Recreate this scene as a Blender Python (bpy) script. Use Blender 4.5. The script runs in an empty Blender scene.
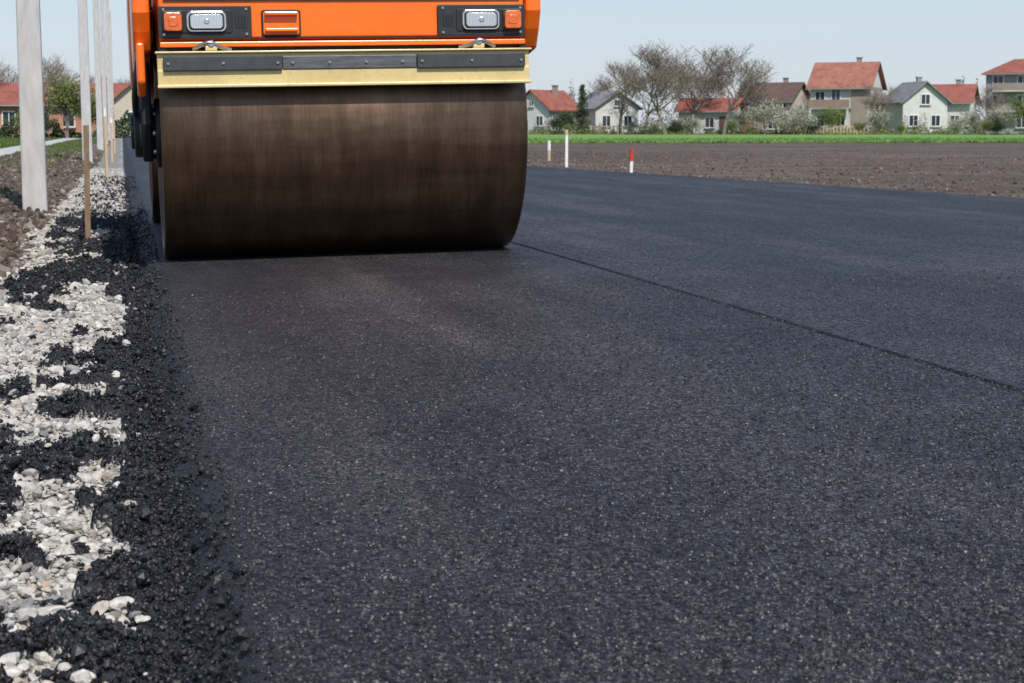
import bpy, math, random
import numpy as np
from mathutils import Vector, Matrix
random.seed(7); rng=np.random.default_rng(7)
S=bpy.context.scene
C=S.collection

# ------------------------------------------------------------ materials
def new_mat(name):
    m=bpy.data.materials.new(name); m.use_nodes=True
    nt=m.node_tree; b=nt.nodes['Principled BSDF']
    return m,nt,b
def N(nt,t,**kw):
    n=nt.nodes.new(t)
    for k,v in kw.items(): setattr(n,k,v)
    return n
def L(nt,a,b): nt.links.new(a,b)
def ramp(nt,fac,stops):
    r=N(nt,'ShaderNodeValToRGB'); e=r.color_ramp.elements
    while len(e)>1: e.remove(e[-1])
    e[0].position=stops[0][0]; e[0].color=(*stops[0][1],1)
    for p,c in stops[1:]:
        q=e.new(p); q.color=(*c,1)
    L(nt,fac,r.inputs[0]); return r.outputs[0]
def coords(nt,scale=(1,1,1)):
    tc=N(nt,'ShaderNodeTexCoord'); mp=N(nt,'ShaderNodeMapping')
    mp.inputs['Scale'].default_value=scale
    L(nt,tc.outputs['Object'],mp.inputs[0]); return mp.outputs[0]
def noise(nt,vec,scale,detail=4,rough=.6):
    n=N(nt,'ShaderNodeTexNoise'); n.inputs['Scale'].default_value=scale
    n.inputs['Detail'].default_value=detail; n.inputs['Roughness'].default_value=rough
    L(nt,vec,n.inputs['Vector']); return n.outputs['Fac']
def mixc(nt,fac,a,b,mode='MIX'):
    m=N(nt,'ShaderNodeMix',data_type='RGBA',blend_type=mode)
    if isinstance(fac,(int,float)): m.inputs[0].default_value=fac
    else: L(nt,fac,m.inputs[0])
    for i,x in ((6,a),(7,b)):
        if isinstance(x,tuple): m.inputs[i].default_value=(*x,1)
        else: L(nt,x,m.inputs[i])
    return m.outputs[2]
def math_(nt,op,a,b=None,clamp=False):
    m=N(nt,'ShaderNodeMath',operation=op); m.use_clamp=clamp
    for i,x in ((0,a),(1,b)):
        if x is None: continue
        if isinstance(x,(int,float)): m.inputs[i].default_value=x
        else: L(nt,x,m.inputs[i])
    return m.outputs[0]
def bump(nt,b,h,dist,strength=1,normal=None):
    n=N(nt,'ShaderNodeBump'); n.inputs['Distance'].default_value=dist
    n.inputs['Strength'].default_value=strength
    if normal is not None: L(nt,normal,n.inputs['Normal'])
    L(nt,h,n.inputs['Height']); L(nt,n.outputs[0],b.inputs['Normal'])
def simple(name,c1,c2=None,scale=8,rough=.6,metal=0,bd=0,stretch=(1,1,1),spec=.5,coat=0):
    m,nt,b=new_mat(name)
    v=coords(nt,stretch); n=noise(nt,v,scale,5,.65)
    c2=c2 or tuple(x*.75 for x in c1)
    L(nt,ramp(nt,n,[(.32,c2),(.66,c1)]),b.inputs['Base Color'])
    b.inputs['Roughness'].default_value=rough; b.inputs['Metallic'].default_value=metal
    b.inputs['Specular IOR Level'].default_value=spec
    b.inputs['Coat Weight'].default_value=coat
    if bd: bump(nt,b,n,bd)
    return m

def asphalt_mat():
    m,nt,b=new_mat('asphalt')
    v=coords(nt)
    vo=N(nt,'ShaderNodeTexVoronoi'); vo.inputs['Scale'].default_value=230; L(nt,v,vo.inputs['Vector'])
    vb=N(nt,'ShaderNodeTexVoronoi'); vb.inputs['Scale'].default_value=105; L(nt,v,vb.inputs['Vector'])
    sp=N(nt,'ShaderNodeSeparateColor'); L(nt,vo.outputs['Color'],sp.inputs[0])
    sp2=N(nt,'ShaderNodeSeparateColor'); L(nt,vb.outputs['Color'],sp2.inputs[0])
    fine=ramp(nt,sp.outputs[0],[(0,(.010,.010,.0115)),(.45,(.026,.0255,.029)),(.8,(.050,.048,.053)),(.95,(.075,.072,.076)),(.985,(.13,.12,.115)),(1,(.17,.15,.14))])
    big=ramp(nt,sp2.outputs[1],[(0,(.4,.4,.4)),(.6,(1.0,1.0,1.0)),(.93,(1.4,1.4,1.4)),(1,(1.7,1.65,1.6))])
    c=mixc(nt,1.0,fine,big,'MULTIPLY')
    c=mixc(nt,1.0,c,ramp(nt,vb.outputs['Distance'],[(.35,(1.1,1.1,1.1)),(.75,(.3,.3,.3))]),'MULTIPLY')
    vs=coords(nt,(1,.10,1))
    band=ramp(nt,noise(nt,vs,2.6,3,.6),[(.32,(.60,.62,.67)),(.5,(1,1,1)),(.66,(1.75,1.66,1.55))])
    c=mixc(nt,1.0,c,band,'MULTIPLY')
    sx=N(nt,'ShaderNodeSeparateXYZ'); L(nt,v,sx.inputs[0])
    # broad sheen down the middle of the rolled lane, painted into the colour
    sc=math_(nt,'ABSOLUTE',math_(nt,'SUBTRACT',math_(nt,'ADD',sx.outputs[0],math_(nt,'MULTIPLY',noise(nt,v,1.1,3),.5)),1.22))
    sm=math_(nt,'SUBTRACT',1,math_(nt,'DIVIDE',sc,.42),True)
    sm=math_(nt,'MULTIPLY',math_(nt,'POWER',sm,1.3),ramp(nt,noise(nt,v,.9,3,.6),[(.35,(.15,.15,.15)),(.6,(1,1,1))]))
    c=mixc(nt,sm,c,mixc(nt,1.0,c,(1.75,1.64,1.5),'MULTIPLY'))
    pat=ramp(nt,noise(nt,v,1.9,7,.7),[(.32,(.66,.66,.68)),(.68,(1.42,1.4,1.36))])
    c=mixc(nt,1.0,c,pat,'MULTIPLY')
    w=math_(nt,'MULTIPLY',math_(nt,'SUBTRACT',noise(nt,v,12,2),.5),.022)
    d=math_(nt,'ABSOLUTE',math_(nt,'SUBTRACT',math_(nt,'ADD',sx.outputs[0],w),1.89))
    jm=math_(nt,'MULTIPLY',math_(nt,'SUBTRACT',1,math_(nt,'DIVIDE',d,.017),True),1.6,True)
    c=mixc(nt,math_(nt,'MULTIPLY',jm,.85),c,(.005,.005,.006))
    em=math_(nt,'DIVIDE',math_(nt,'SUBTRACT',.20,sx.outputs[0]),.09,True)
    c=mixc(nt,math_(nt,'MULTIPLY',em,.6),c,(.010,.010,.0115))
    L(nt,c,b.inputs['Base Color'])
    L(nt,math_(nt,'ADD',math_(nt,'MULTIPLY',sp.outputs[1],.35),.38),b.inputs['Roughness'])
    b.inputs['Specular IOR Level'].default_value=.4
    g=N(nt,'ShaderNodeNewGeometry')
    def tilt(col,k):
        s=N(nt,'ShaderNodeVectorMath',operation='SUBTRACT'); L(nt,col,s.inputs[0]); s.inputs[1].default_value=(.5,.5,.5)
        q=N(nt,'ShaderNodeVectorMath',operation='SCALE'); L(nt,s.outputs[0],q.inputs[0]); q.inputs['Scale'].default_value=k
        return q.outputs[0]
    a1=N(nt,'ShaderNodeVectorMath',operation='ADD'); L(nt,g.outputs['Normal'],a1.inputs[0]); L(nt,tilt(vb.outputs['Color'],.75),a1.inputs[1])
    a2=N(nt,'ShaderNodeVectorMath',operation='ADD'); L(nt,a1.outputs[0],a2.inputs[0]); L(nt,tilt(vo.outputs['Color'],.75),a2.inputs[1])
    nn=N(nt,'ShaderNodeVectorMath',operation='NORMALIZE'); L(nt,a2.outputs[0],nn.inputs[0])
    L(nt,nn.outputs[0],b.inputs['Normal'])
    return m
M_asph=asphalt_mat()

def tint_mat(name,stops,rough=.8,ns=60,bd=.001,trans=False,spec=.3):
    m,nt,b=new_mat(name)
    a=N(nt,'ShaderNodeAttribute'); a.attribute_name='tint'
    c=ramp(nt,a.outputs['Fac'],stops)
    if ns:
        v=coords(nt); n=noise(nt,v,ns,3)
        c=mixc(nt,1.0,c,ramp(nt,n,[(.3,(.68,.68,.68)),(.7,(1.1,1.1,1.1))]),'MULTIPLY')
        if bd: bump(nt,b,n,bd)
    L(nt,c,b.inputs['Base Color']); b.inputs['Roughness'].default_value=rough
    b.inputs['Specular IOR Level'].default_value=spec
    return m
M_stone=tint_mat('gravel_stone',[(0,(.19,.185,.175)),(.2,(.33,.32,.295)),(.5,(.46,.44,.39)),(.8,(.58,.55,.50)),(.92,(.40,.32,.24)),(1,(.66,.64,.59))],.85,90,.0015)
M_crumb=tint_mat('asphalt_crumb',[(0,(.006,.006,.007)),(.7,(.013,.013,.015)),(1,(.030,.030,.034))],.5,150,.001,spec=.45)
M_agg=tint_mat('asphalt_aggregate',[(0,(.010,.010,.012)),(.5,(.026,.0255,.029)),(.85,(.048,.046,.05)),(.97,(.075,.072,.075)),(1,(.15,.14,.13))],.45,0,0,spec=.4)
M_clod=tint_mat('soil_clod',[(0,(.065,.048,.038)),(.5,(.115,.088,.07)),(.9,(.18,.145,.118)),(1,(.32,.29,.26))],.95,30)
M_bark=simple('bark',(.16,.125,.10),(.09,.07,.06),5,.9,bd=.01)
M_twig=simple('twig',(.25,.20,.17),(.17,.13,.115),3,.9)
M_leafY=tint_mat('leaf_spring',[(0,(.09,.13,.03)),(.6,(.19,.23,.06)),(1,(.30,.32,.11))],.7,2,0)
M_leafD=tint_mat('leaf_dark',[(0,(.03,.05,.022)),(.6,(.06,.09,.035)),(1,(.09,.14,.05))],.7,2,0)
M_bloss=tint_mat('blossom',[(0,(.22,.24,.14)),(.4,(.42,.42,.33)),(1,(.72,.70,.65))],.7,2,0)
M_bud=tint_mat('bud',[(0,(.17,.13,.10)),(.6,(.26,.205,.165)),(1,(.34,.29,.21))],.8,2,0)
M_scrub=tint_mat('scrub',[(0,(.10,.10,.06)),(.4,(.2,.17,.12)),(.7,(.26,.24,.16)),(1,(.36,.34,.28))],.8,2,0)
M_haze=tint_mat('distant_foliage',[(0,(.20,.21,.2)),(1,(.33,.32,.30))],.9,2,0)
M_grass=tint_mat('grass_blade',[(0,(.05,.08,.02)),(.6,(.09,.15,.035)),(1,(.2,.2,.08))],.8,3,0)
M_cropl=tint_mat('crop_blade',[(0,(.08,.16,.035)),(.6,(.14,.26,.06)),(1,(.23,.35,.11))],.8,3,0)

def ground_mat(name,stops,scale,bscale,bd,stretch=(1,1,1)):
    m,nt,b=new_mat(name)
    v=coords(nt,stretch)
    n1=noise(nt,v,scale,6,.7); n2=noise(nt,v,bscale,5,.7)
    mx=math_(nt,'ADD',math_(nt,'MULTIPLY',n1,.5),math_(nt,'MULTIPLY',n2,.5))
    L(nt,ramp(nt,mx,stops),b.inputs['Base Color'])
    b.inputs['Roughness'].default_value=.95; b.inputs['Specular IOR Level'].default_value=.15
    bump(nt,b,n2,bd)
    return m
M_ground=ground_mat('meadow',[(.35,(.06,.075,.03)),(.5,(.09,.12,.04)),(.62,(.16,.15,.09))],.15,4,.05)
M_crop=ground_mat('young_crop',[(.35,(.10,.18,.045)),(.5,(.15,.27,.07)),(.65,(.22,.34,.12))],.08,3,.05,(1,1.6,1))
M_soil=ground_mat('ploughed_soil',[(.36,(.058,.044,.036)),(.5,(.105,.082,.067)),(.64,(.17,.138,.115))],.35,9,.03,(.35,1,1))
M_verge=ground_mat('verge_soil',[(.36,(.07,.052,.04)),(.5,(.14,.11,.088)),(.62,(.26,.22,.185))],1.2,14,.02)
M_path=ground_mat('worn_concrete',[(.35,(.36,.35,.34)),(.6,(.5,.49,.47))],.8,12,.005)
def gravelbed_mat():
    m,nt,b=new_mat('gravel_bed')
    v=coords(nt); vo=N(nt,'ShaderNodeTexVoronoi'); vo.inputs['Scale'].default_value=60; L(nt,v,vo.inputs['Vector'])
    sp=N(nt,'ShaderNodeSeparateColor'); L(nt,vo.outputs['Color'],sp.inputs[0])
    c=ramp(nt,sp.outputs[0],[(0,(.18,.17,.16)),(.4,(.38,.36,.32)),(1,(.54,.51,.46))])
    c=mixc(nt,1.0,c,ramp(nt,vo.outputs['Distance'],[(.2,(1,1,1)),(.75,(.4,.4,.4))]),'MULTIPLY')
    L(nt,c,b.inputs['Base Color']); b.inputs['Roughness'].default_value=.9
    bump(nt,b,math_(nt,'MULTIPLY',vo.outputs['Distance'],-1),.015)
    return m
M_gbed=gravelbed_mat()
def edge_mat():
    m,nt,b=new_mat('asphalt_edge')
    a=N(nt,'ShaderNodeAttribute'); a.attribute_name='tint'
    v=coords(nt); vo=N(nt,'ShaderNodeTexVoronoi'); vo.inputs['Scale'].default_value=150; L(nt,v,vo.inputs['Vector'])
    sp=N(nt,'ShaderNodeSeparateColor'); L(nt,vo.outputs['Color'],sp.inputs[0])
    k=ramp(nt,sp.outputs[0],[(0,(.006,.006,.007)),(.7,(.013,.013,.015)),(1,(.030,.030,.034))])
    g=ramp(nt,sp.outputs[1],[(0,(.16,.15,.14)),(.5,(.34,.325,.29)),(1,(.5,.47,.42))])
    f=math_(nt,'MULTIPLY',math_(nt,'SUBTRACT',math_(nt,'ADD',a.outputs['Fac'],math_(nt,'MULTIPLY',sp.outputs[2],.5)),.6),12,True)
    L(nt,mixc(nt,f,g,k),b.inputs['Base Color'])
    b.inputs['Roughness'].default_value=.6
    bump(nt,b,math_(nt,'MULTIPLY',vo.outputs['Distance'],-1),.006)
    return m
M_edge=edge_mat()

# ------------------------------------------------------------ mesh helpers
def link(o,parent=None):
    C.objects.link(o)
    if parent: o.parent=parent
    return o
def empty(name,loc=(0,0,0),rot=(0,0,0)):
    o=bpy.data.objects.new(name,None); o.empty_display_size=.3
    o.location=loc; o.rotation_euler=rot; C.objects.link(o); return o
def mesh_obj(name,V,F,mat,parent=None,smooth=False,loc=(0,0,0),tint=None):
    me=bpy.data.meshes.new(name)
    me.from_pydata([tuple(map(float,v)) for v in V],[],[tuple(map(int,f)) for f in F]); me.update()
    if mat: me.materials.append(mat)
    if smooth: me.polygons.foreach_set('use_smooth',[True]*len(me.polygons))
    o=bpy.data.objects.new(name,me); o.location=loc
    return link(o,parent)
def raw_mesh(name,V,T,mat,tint=None,smooth=False):
    me=bpy.data.meshes.new(name)
    V=np.asarray(V,dtype=np.float32); T=np.asarray(T,dtype=np.int32)
    me.vertices.add(len(V)); me.vertices.foreach_set('co',V.ravel())
    k=T.shape[1]
    me.loops.add(T.size); me.loops.foreach_set('vertex_index',T.ravel())
    me.polygons.add(len(T)); me.polygons.foreach_set('loop_start',np.arange(0,T.size,k,dtype=np.int32))
    me.update(calc_edges=True)
    me.polygons.foreach_set('use_smooth',np.full(len(T),smooth))
    if tint is not None:
        a=me.attributes.new('tint','FLOAT','POINT'); a.data.foreach_set('value',np.asarray(tint,dtype=np.float32))
    me.materials.append(mat); me.update()
    return me
def raw_obj(name,V,T,mat,tint=None,smooth=False,parent=None):
    return link(bpy.data.objects.new(name,raw_mesh(name,V,T,mat,tint,smooth)),parent)
def grid(name,X,Y,Z,mat,tint=None,smooth=True):
    ny,nx=X.shape
    V=np.stack([X,Y,Z],-1).reshape(-1,3)
    i=np.arange(ny-1)[:,None]*nx+np.arange(nx-1)[None,:]
    T=np.stack([i,i+1,i+nx+1,i+nx],-1).reshape(-1,4)
    return raw_obj(name,V,T,mat,None if tint is None else tint.ravel(),smooth)
def bev(o,w,seg=2):
    m=o.modifiers.new('bevel','BEVEL'); m.width=w; m.segments=seg; m.limit_method='ANGLE'; m.angle_limit=math.radians(35)
    return o
def box(name,c,s,mat,parent=None,b=0,rot=(0,0,0)):
    x,y,z=[q/2 for q in s]
    V=[(-x,-y,-z),(x,-y,-z),(x,y,-z),(-x,y,-z),(-x,-y,z),(x,-y,z),(x,y,z),(-x,y,z)]
    F=[(0,3,2,1),(4,5,6,7),(0,1,5,4),(1,2,6,5),(2,3,7,6),(3,0,4,7)]
    o=mesh_obj(name,V,F,mat,parent,loc=c); o.rotation_euler=rot
    if b: bev(o,b)
    return o
def cyl(name,c,r,l,axis,mat,parent=None,seg=24,r2=None,b=0):
    r2=r if r2 is None else r2
    V=[];F=[]
    for k,(rr,t) in enumerate(((r,-l/2),(r2,l/2))):
        for i in range(seg):
            a=2*math.pi*i/seg; p=(rr*math.cos(a),rr*math.sin(a))
            V.append({'x':(t,p[0],p[1]),'y':(p[0],t,p[1]),'z':(p[0],p[1],t)}[axis])
    for i in range(seg):
        j=(i+1)%seg; F.append((i,j,seg+j,seg+i) if axis!='y' else (j,i,seg+i,seg+j))
    F.append(tuple(reversed(range(seg))) if axis!='y' else tuple(range(seg)))
    F.append(tuple(range(seg,2*seg)) if axis!='y' else tuple(reversed(range(seg,2*seg))))
    o=mesh_obj(name,V,F,mat,parent,loc=c)
    o.data.polygons.foreach_set('use_smooth',[i<seg for i in range(seg+2)])
    if b: bev(o,b)
    return o
import bmesh
def extrude_profile(name,pts,x0,x1,mat,parent=None,b=0,c=(0,0,0)):
    n=len(pts); V=[(x0,y,z) for y,z in pts]+[(x1,y,z) for y,z in pts]
    F=[(i,(i+1)%n,n+(i+1)%n,n+i) for i in range(n)]+[tuple(reversed(range(n))),tuple(range(n,2*n))]
    o=mesh_obj(name,V,F,mat,parent,loc=c)
    bm=bmesh.new(); bm.from_mesh(o.data); bmesh.ops.recalc_face_normals(bm,faces=bm.faces); bm.to_mesh(o.data); bm.free()
    if b: bev(o,b)
    return o
def tube(name,pts,r,mat,parent=None):
    cu=bpy.data.curves.new(name,'CURVE'); cu.dimensions='3D'; cu.bevel_depth=r; cu.bevel_resolution=3
    sp=cu.splines.new('NURBS'); sp.points.add(len(pts)-1)
    for i,p in enumerate(pts): sp.points[i].co=(*p,1)
    sp.use_endpoint_u=True; sp.order_u=3
    cu.materials.append(mat)
    return link(bpy.data.objects.new(name,cu),parent)
def vn(x,y,seed=0):
    xi=np.floor(x); yi=np.floor(y); fx=x-xi; fy=y-yi
    fx=fx*fx*(3-2*fx); fy=fy*fy*(3-2*fy)
    def h(a,b):
        q=np.sin(a*127.1+b*311.7+seed*74.7)*43758.5453; return q-np.floor(q)
    return (h(xi,yi)*(1-fx)+h(xi+1,yi)*fx)*(1-fy)+(h(xi,yi+1)*(1-fx)+h(xi+1,yi+1)*fx)*fy
def fbm(x,y,seed=0,oct=4):
    s=0;a=.5;t=0
    for i in range(oct):
        s=s+a*vn(x,y,seed+i*13); t+=a; a*=.5; x=x*2.03+5.1; y=y*2.03+9.7
    return s/t
def rotmats(n):
    q=rng.normal(size=(n,4)); q/=np.linalg.norm(q,axis=1)[:,None]
    w,x,y,z=q.T
    return np.stack([1-2*(y*y+z*z),2*(x*y-z*w),2*(x*z+y*w),2*(x*y+z*w),1-2*(x*x+z*z),2*(y*z-x*w),2*(x*z-y*w),2*(y*z+x*w),1-2*(x*x+y*y)],-1).reshape(n,3,3)
def ico(sub):
    bm=bmesh.new(); bmesh.ops.create_icosphere(bm,subdivisions=sub,radius=1)
    V=np.array([v.co[:] for v in bm.verts]); T=np.array([[v.index for v in f.verts] for f in bm.faces]); bm.free(); return V,T
def rock_templates(sub,n,planes=9,dmin=.55,dmax=.95):
    V,T=ico(sub); out=[]
    for k in range(n):
        nn=rng.normal(size=(planes,3)); nn/=np.linalg.norm(nn,axis=1)[:,None]
        d=rng.uniform(dmin,dmax,planes)
        dot=V@nn.T
        s=np.where(dot>1e-3,d/np.maximum(dot,1e-3),9).min(1); s=np.minimum(s,1.1)
        out.append(V*s[:,None]*(1+rng.normal(size=(len(V),1))*.03))
    return np.array(out),T
def scatter_mesh(tmpl,T,pos,scale,tint,R=None,after=None):
    n=len(pos); idx=rng.integers(0,len(tmpl),n)
    R=rotmats(n) if R is None else R
    V=np.einsum('nij,nkj->nki',R,tmpl[idx]*scale[:,None,:])
    if after is not None: V=V*after[:,None,:]
    V=V+pos[:,None,:]
    nv=tmpl.shape[1]
    TT=(T[None]+(np.arange(n)*nv)[:,None,None]).reshape(-1,T.shape[1])
    return V.reshape(-1,3),TT,np.repeat(tint,nv)

# ------------------------------------------------------------ layout constants (metres)
J=1.89
def road_z(x):
    x=np.asarray(x,dtype=float)
    return np.where(x<J,.02*(x-.18),.02*(J-.18)+.000*(x-J))
def right_edge(y):
    return np.interp(y,[-10,13.3,26.5,60,600],[9.3,7.29,6.15,5.9,5.9])

# ------------------------------------------------------------ ground & road
Vg=[(-1500,-300,-.16),(1500,-300,-.16),(1500,2500,-.16),(-1500,2500,-.16)]
mesh_obj('ground',Vg,[(0,1,2,3)],M_ground)
ys=np.concatenate([np.arange(-8,30,.5),np.geomspace(30,700,50)])
cols=[]
for y in ys:
    e=float(right_edge(y)); 
    xs=[.155,.6,1.2,1.8,J-.008,J,J+.008,J+.05,3,4.2,5.4,e-.12,e-.03,e+.04,e+.06]
    cols.append(xs)
X=np.array(cols); Y=np.repeat(ys[:,None],X.shape[1],1); Z=road_z(X)
Z[:,5]-=.004; Z[:,6]+=.003; Z[:,7]+=.001
Z[:,12]-=.006; Z[:,13]-=.05; Z[:,14]-=.2
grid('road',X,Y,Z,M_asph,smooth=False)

def crumb_mask(x,y):
    n=fbm(x*7,y*5.5,3,5); n2=fbm(x*2.5,y*1.4,11,2)
    thr=np.interp(x,[-.56,-.42,-.25,-.08,-.01,.03],[.88,.575,.515,.485,.43,-.1])+(.5-n2)*.30
    return np.clip((n-thr)/.04,0,1)
def edge_h(x,y):
    e=.135+.03*(fbm(y*3+x*0,x*0,5,4)-.5)*2
    t=np.clip((e-x)/.075,0,1); t=t*t*(3-2*t)
    top=road_z(x)
    m=crumb_mask(x,y)
    trough=np.exp(-((x-.035)/.022)**2)*.022
    low=-.079+m*(.010+.10*np.maximum(fbm(x*11,y*11,21,4)-.3,0)*np.interp(x,[-.3,.03,.06],[.85,1.0,.4]))-trough*.3
    rough=.024*(fbm(x*38,y*38,8,3)-.5)*np.clip(t*3,0,1)
    return top*(1-t)+low*t+rough*np.maximum(m,.3)
xs=np.arange(-.56,.176,.0065); ys=np.arange(.5,13,.009)
X,Y=np.meshgrid(xs,ys); Z=edge_h(X,Y)
Z=np.where(X>.15,road_z(X)-(X-.15)*.3+.0005,Z); Z[:,0]-=.03
t=np.maximum(crumb_mask(X,Y),np.clip((X-.0)/.02,0,1))
grid('asphalt_edge',X,Y,Z,M_edge,t)
xs=np.array([-.36,-.02,.0,.05,.09,.13,.15,.17]); ys=np.concatenate([np.arange(12.9,40,.15),np.geomspace(40,600,60)])
X,Y=np.meshgrid(xs,ys); Z=np.interp(X,[-.36,0,.05,.13,.15,.17],[-.1,-.08,-.07,-.004,0,-.008])+(fbm(X*9,Y*4,4,2)-.5)*.02*(X<.14)
grid('asphalt_edge',X,Y,Z,M_edge,np.clip((X+.02)/.04,0,1))

xs=np.array([-.95,-.7,-.4,-.1,.12]); ys=np.concatenate([np.arange(-8,30,.3),np.geomspace(30,400,50)])
X,Y=np.meshgrid(xs,ys); Z=np.full_like(X,-.083); 
grid('gravel_shoulder',X,Y,Z,M_gbed)
tm2,T2=rock_templates(2,30,7,.38,.9); tm1,T1=rock_templates(1,24,5)
def lim(y): return -.54+.14*(fbm(y*0,y*1.5,9)-.5)*2
def gravel(n,y0,y1,tm,T,smin,smax,x0,x1,pw=1):
    x=rng.uniform(x0,x1,n); y=y0+(y1-y0)*rng.uniform(0,1,n)**pw
    keep=(rng.uniform(size=n)>crumb_mask(x,y)*.96)&(x<.03)&((x>lim(y))|(rng.uniform(size=n)<.10)|(y<6.5))
    x=x[keep];y=y[keep];n=len(x)
    s=rng.lognormal(0,.42,n)*(smin+smax)/2; s=np.clip(s,smin*.5,smax*2.0)
    sc=np.stack([s*rng.uniform(.8,1.4,n),s*rng.uniform(.7,1.2,n),s*rng.uniform(.5,1,n)],-1)
    af=np.stack([np.ones(n),np.ones(n),rng.uniform(.55,.85,n)],-1)
    z=-.08+s*rng.uniform(.0,.7,n)+.014*fbm(x*5,y*5,2)
    z+=crumb_mask(x,y)*.02
    return scatter_mesh(tm,T,np.stack([x,y,z],-1),sc,rng.uniform(0,1,n),None,af)
def cat(parts):
    V=[];T=[];t=[];o=0
    for a,b,c in parts: V.append(a);T.append(b+o);t.append(c);o+=len(a)
    return np.concatenate(V),np.concatenate(T),np.concatenate(t)
V,T,t=cat([gravel(17500,1.2,6.5,tm2,T2,.005,.0102,-.75,.04),gravel(17000,1.2,6.5,tm1,T1,.003,.0055,-.75,.04)])
raw_obj('gravel',V,T,M_stone,t)
V,T,t=gravel(42000,6.5,30,tm1,T1,.006,.013,-.85,.04,1.3)
raw_obj('gravel',V,T,M_stone,t)
def crumbs(n,y0,y1,smin,smax,pw=1,lim_=1.0):
    x=rng.uniform(-.54,.16,n); y=y0+(y1-y0)*rng.uniform(0,1,n)**pw
    m=crumb_mask(x,y); e=np.interp(x,[.02,.09,.13,.16],[1,.5,.2,.0])
    keep=rng.uniform(size=n)<np.where(x>.0,e,m*1.0+.025)*lim_
    x=x[keep];y=y[keep];n=len(x); m=crumb_mask(x,y)
    s=smin+(smax-smin)*rng.uniform(0,1,n)**2.2
    sc=np.stack([s,s*rng.uniform(.7,1.2,n),s*rng.uniform(.7,1,n)],-1)
    z=edge_h(x,y)+s*rng.uniform(-.3,.8,n)+(rng.uniform(0,1,n)**3)*.014*m
    return scatter_mesh(tm1,T1,np.stack([x,y,z],-1),sc,rng.uniform(0,1,n))
V,T,t=cat([crumbs(72000,1.2,6,.0018,.006,1.2),crumbs(22000,6,14,.004,.011),crumbs(3000,1.2,9,.006,.014,1.2),crumbs(1500,14,24,.008,.016)])
# bigger lumps: crumbs still stuck together in balls
nl=260; lx=-.42+.46*rng.uniform(0,1,nl)**.75; ly=1.5+8*rng.uniform(0,1,nl)**1.2; lr=rng.uniform(.012,.030,nl)
k=rng.uniform(size=nl)<np.maximum(crumb_mask(lx,ly),.22); lx,ly,lr=lx[k],ly[k],lr[k]
PX=[];PS=[]
for a_,b_,r_ in zip(lx,ly,lr):
    m_=int(55+r_*2600); d_=rng.normal(size=(m_,3)); d_/=np.linalg.norm(d_,axis=1)[:,None]; d_[:,2]=np.abs(d_[:,2])
    rr=r_*rng.uniform(.65,1.05,m_)
    PX.append(np.array([a_,b_,float(edge_h(np.array([a_]),np.array([b_]))[0])-.002])+d_*rr[:,None]*np.array([1.2,1.0,.75])); PS.append(rng.uniform(.0025,.0058,m_))
PX=np.concatenate(PX);PS=np.concatenate(PS)
V2,T2_,t2=scatter_mesh(tm1,T1,PX,np.stack([PS,PS,PS],-1),rng.uniform(0,1,len(PX)))
V,T,t=cat([(V,T,t),(V2,T2_,t2)])
raw_obj('asphalt_crumbs',V,T,M_crumb,t)
n=130
x=rng.uniform(-.34,.0,n); y=rng.uniform(1.6,7,n); s=rng.uniform(.007,.017,n)
V,T,t=scatter_mesh(tm2,T2,np.stack([x,y,edge_h(x,y)+s*.5],-1),np.stack([s*1.2,s,s*.7],-1),rng.uniform(.4,1,n))
raw_obj('gravel',V,T,M_stone,t)
n=95000
y=1.5+5.0*rng.uniform(0,1,n)**1.7; x=.14+(y*.56+.15)*rng.uniform(0,1,n)
s=rng.uniform(.0014,.0036,n)*rng.uniform(.8,1.25,n)
V,T,t=scatter_mesh(tm1,T1,np.stack([x,y,road_z(x)+s*rng.uniform(-.55,.2,n)],-1),np.stack([s*1.2,s,s*.9],-1),rng.uniform(0,1,n)**1.3)
raw_obj('asphalt_aggregate',V,T,M_agg,t)

# dirt verge left
def verge_h(x,y):
    m=np.clip((-.5-x)/.3,0,1)*np.clip((y-6)/3,0,1)
    return -.105+.03*np.clip((-.42-x)/.2,0,1)+m*(.03+.09*(fbm(x*1.3,y*.6,31,3)-.35)+.07*(fbm(x*7,y*7,33,4)-.5))
xs=np.concatenate([np.arange(-2.6,-.4,.04)]); ys=np.concatenate([np.arange(4,30,.045),np.geomspace(30,300,200)])
X,Y=np.meshgrid(xs,ys); grid('dirt_verge',X,Y,verge_h(X,Y),M_verge)
n=22000; x=rng.uniform(-2.6,-.42,n); y=7.5+42*rng.uniform(0,1,n)**1.8; s=rng.uniform(.006,.04,n)*rng.uniform(.3,1.2,n)
k=x<lim(y)+rng.normal(size=n)*.06; x=x[k];y=y[k];s=s[k];n=len(x)
V,T,t=scatter_mesh(tm1,T1,np.stack([x,y,verge_h(x,y)+s*.3],-1),np.stack([s,s*1.1,s*.7],-1),rng.uniform(0,1,n))
raw_obj('soil_clods',V,T,M_clod,t)
mesh_obj('path',[(-4.1,6,-.085),(-2.6,6,-.085),(-2.6,260,-.085),(-4.1,260,-.085)],[(0,1,2,3)],M_path)
def field_h(x,y,xe):
    d=np.clip((x-xe)/.5,0,1)
    return -.09+.05*np.exp(-((x-xe-.35)/.3)**2)+d*(.07*(fbm(x*.5,y*1.3,41,3)-.5)+.035*(fbm(x*5,y*5,43,4)-.5))
ys=np.geomspace(6,80,420); s=np.linspace(0,1,260)**1.7
Y=np.repeat(ys[:,None],len(s),1); XE=right_edge(Y); X=XE+s[None,:]*120; Z=field_h(X,Y,XE); 
grid('ploughed_field',X,Y,Z,M_soil)
n=26000; y=8+45*rng.uniform(0,1,n)**1.6; xe=right_edge(y); u=rng.uniform(0,1,n)**2.8; x=xe+.02+26*u
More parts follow.
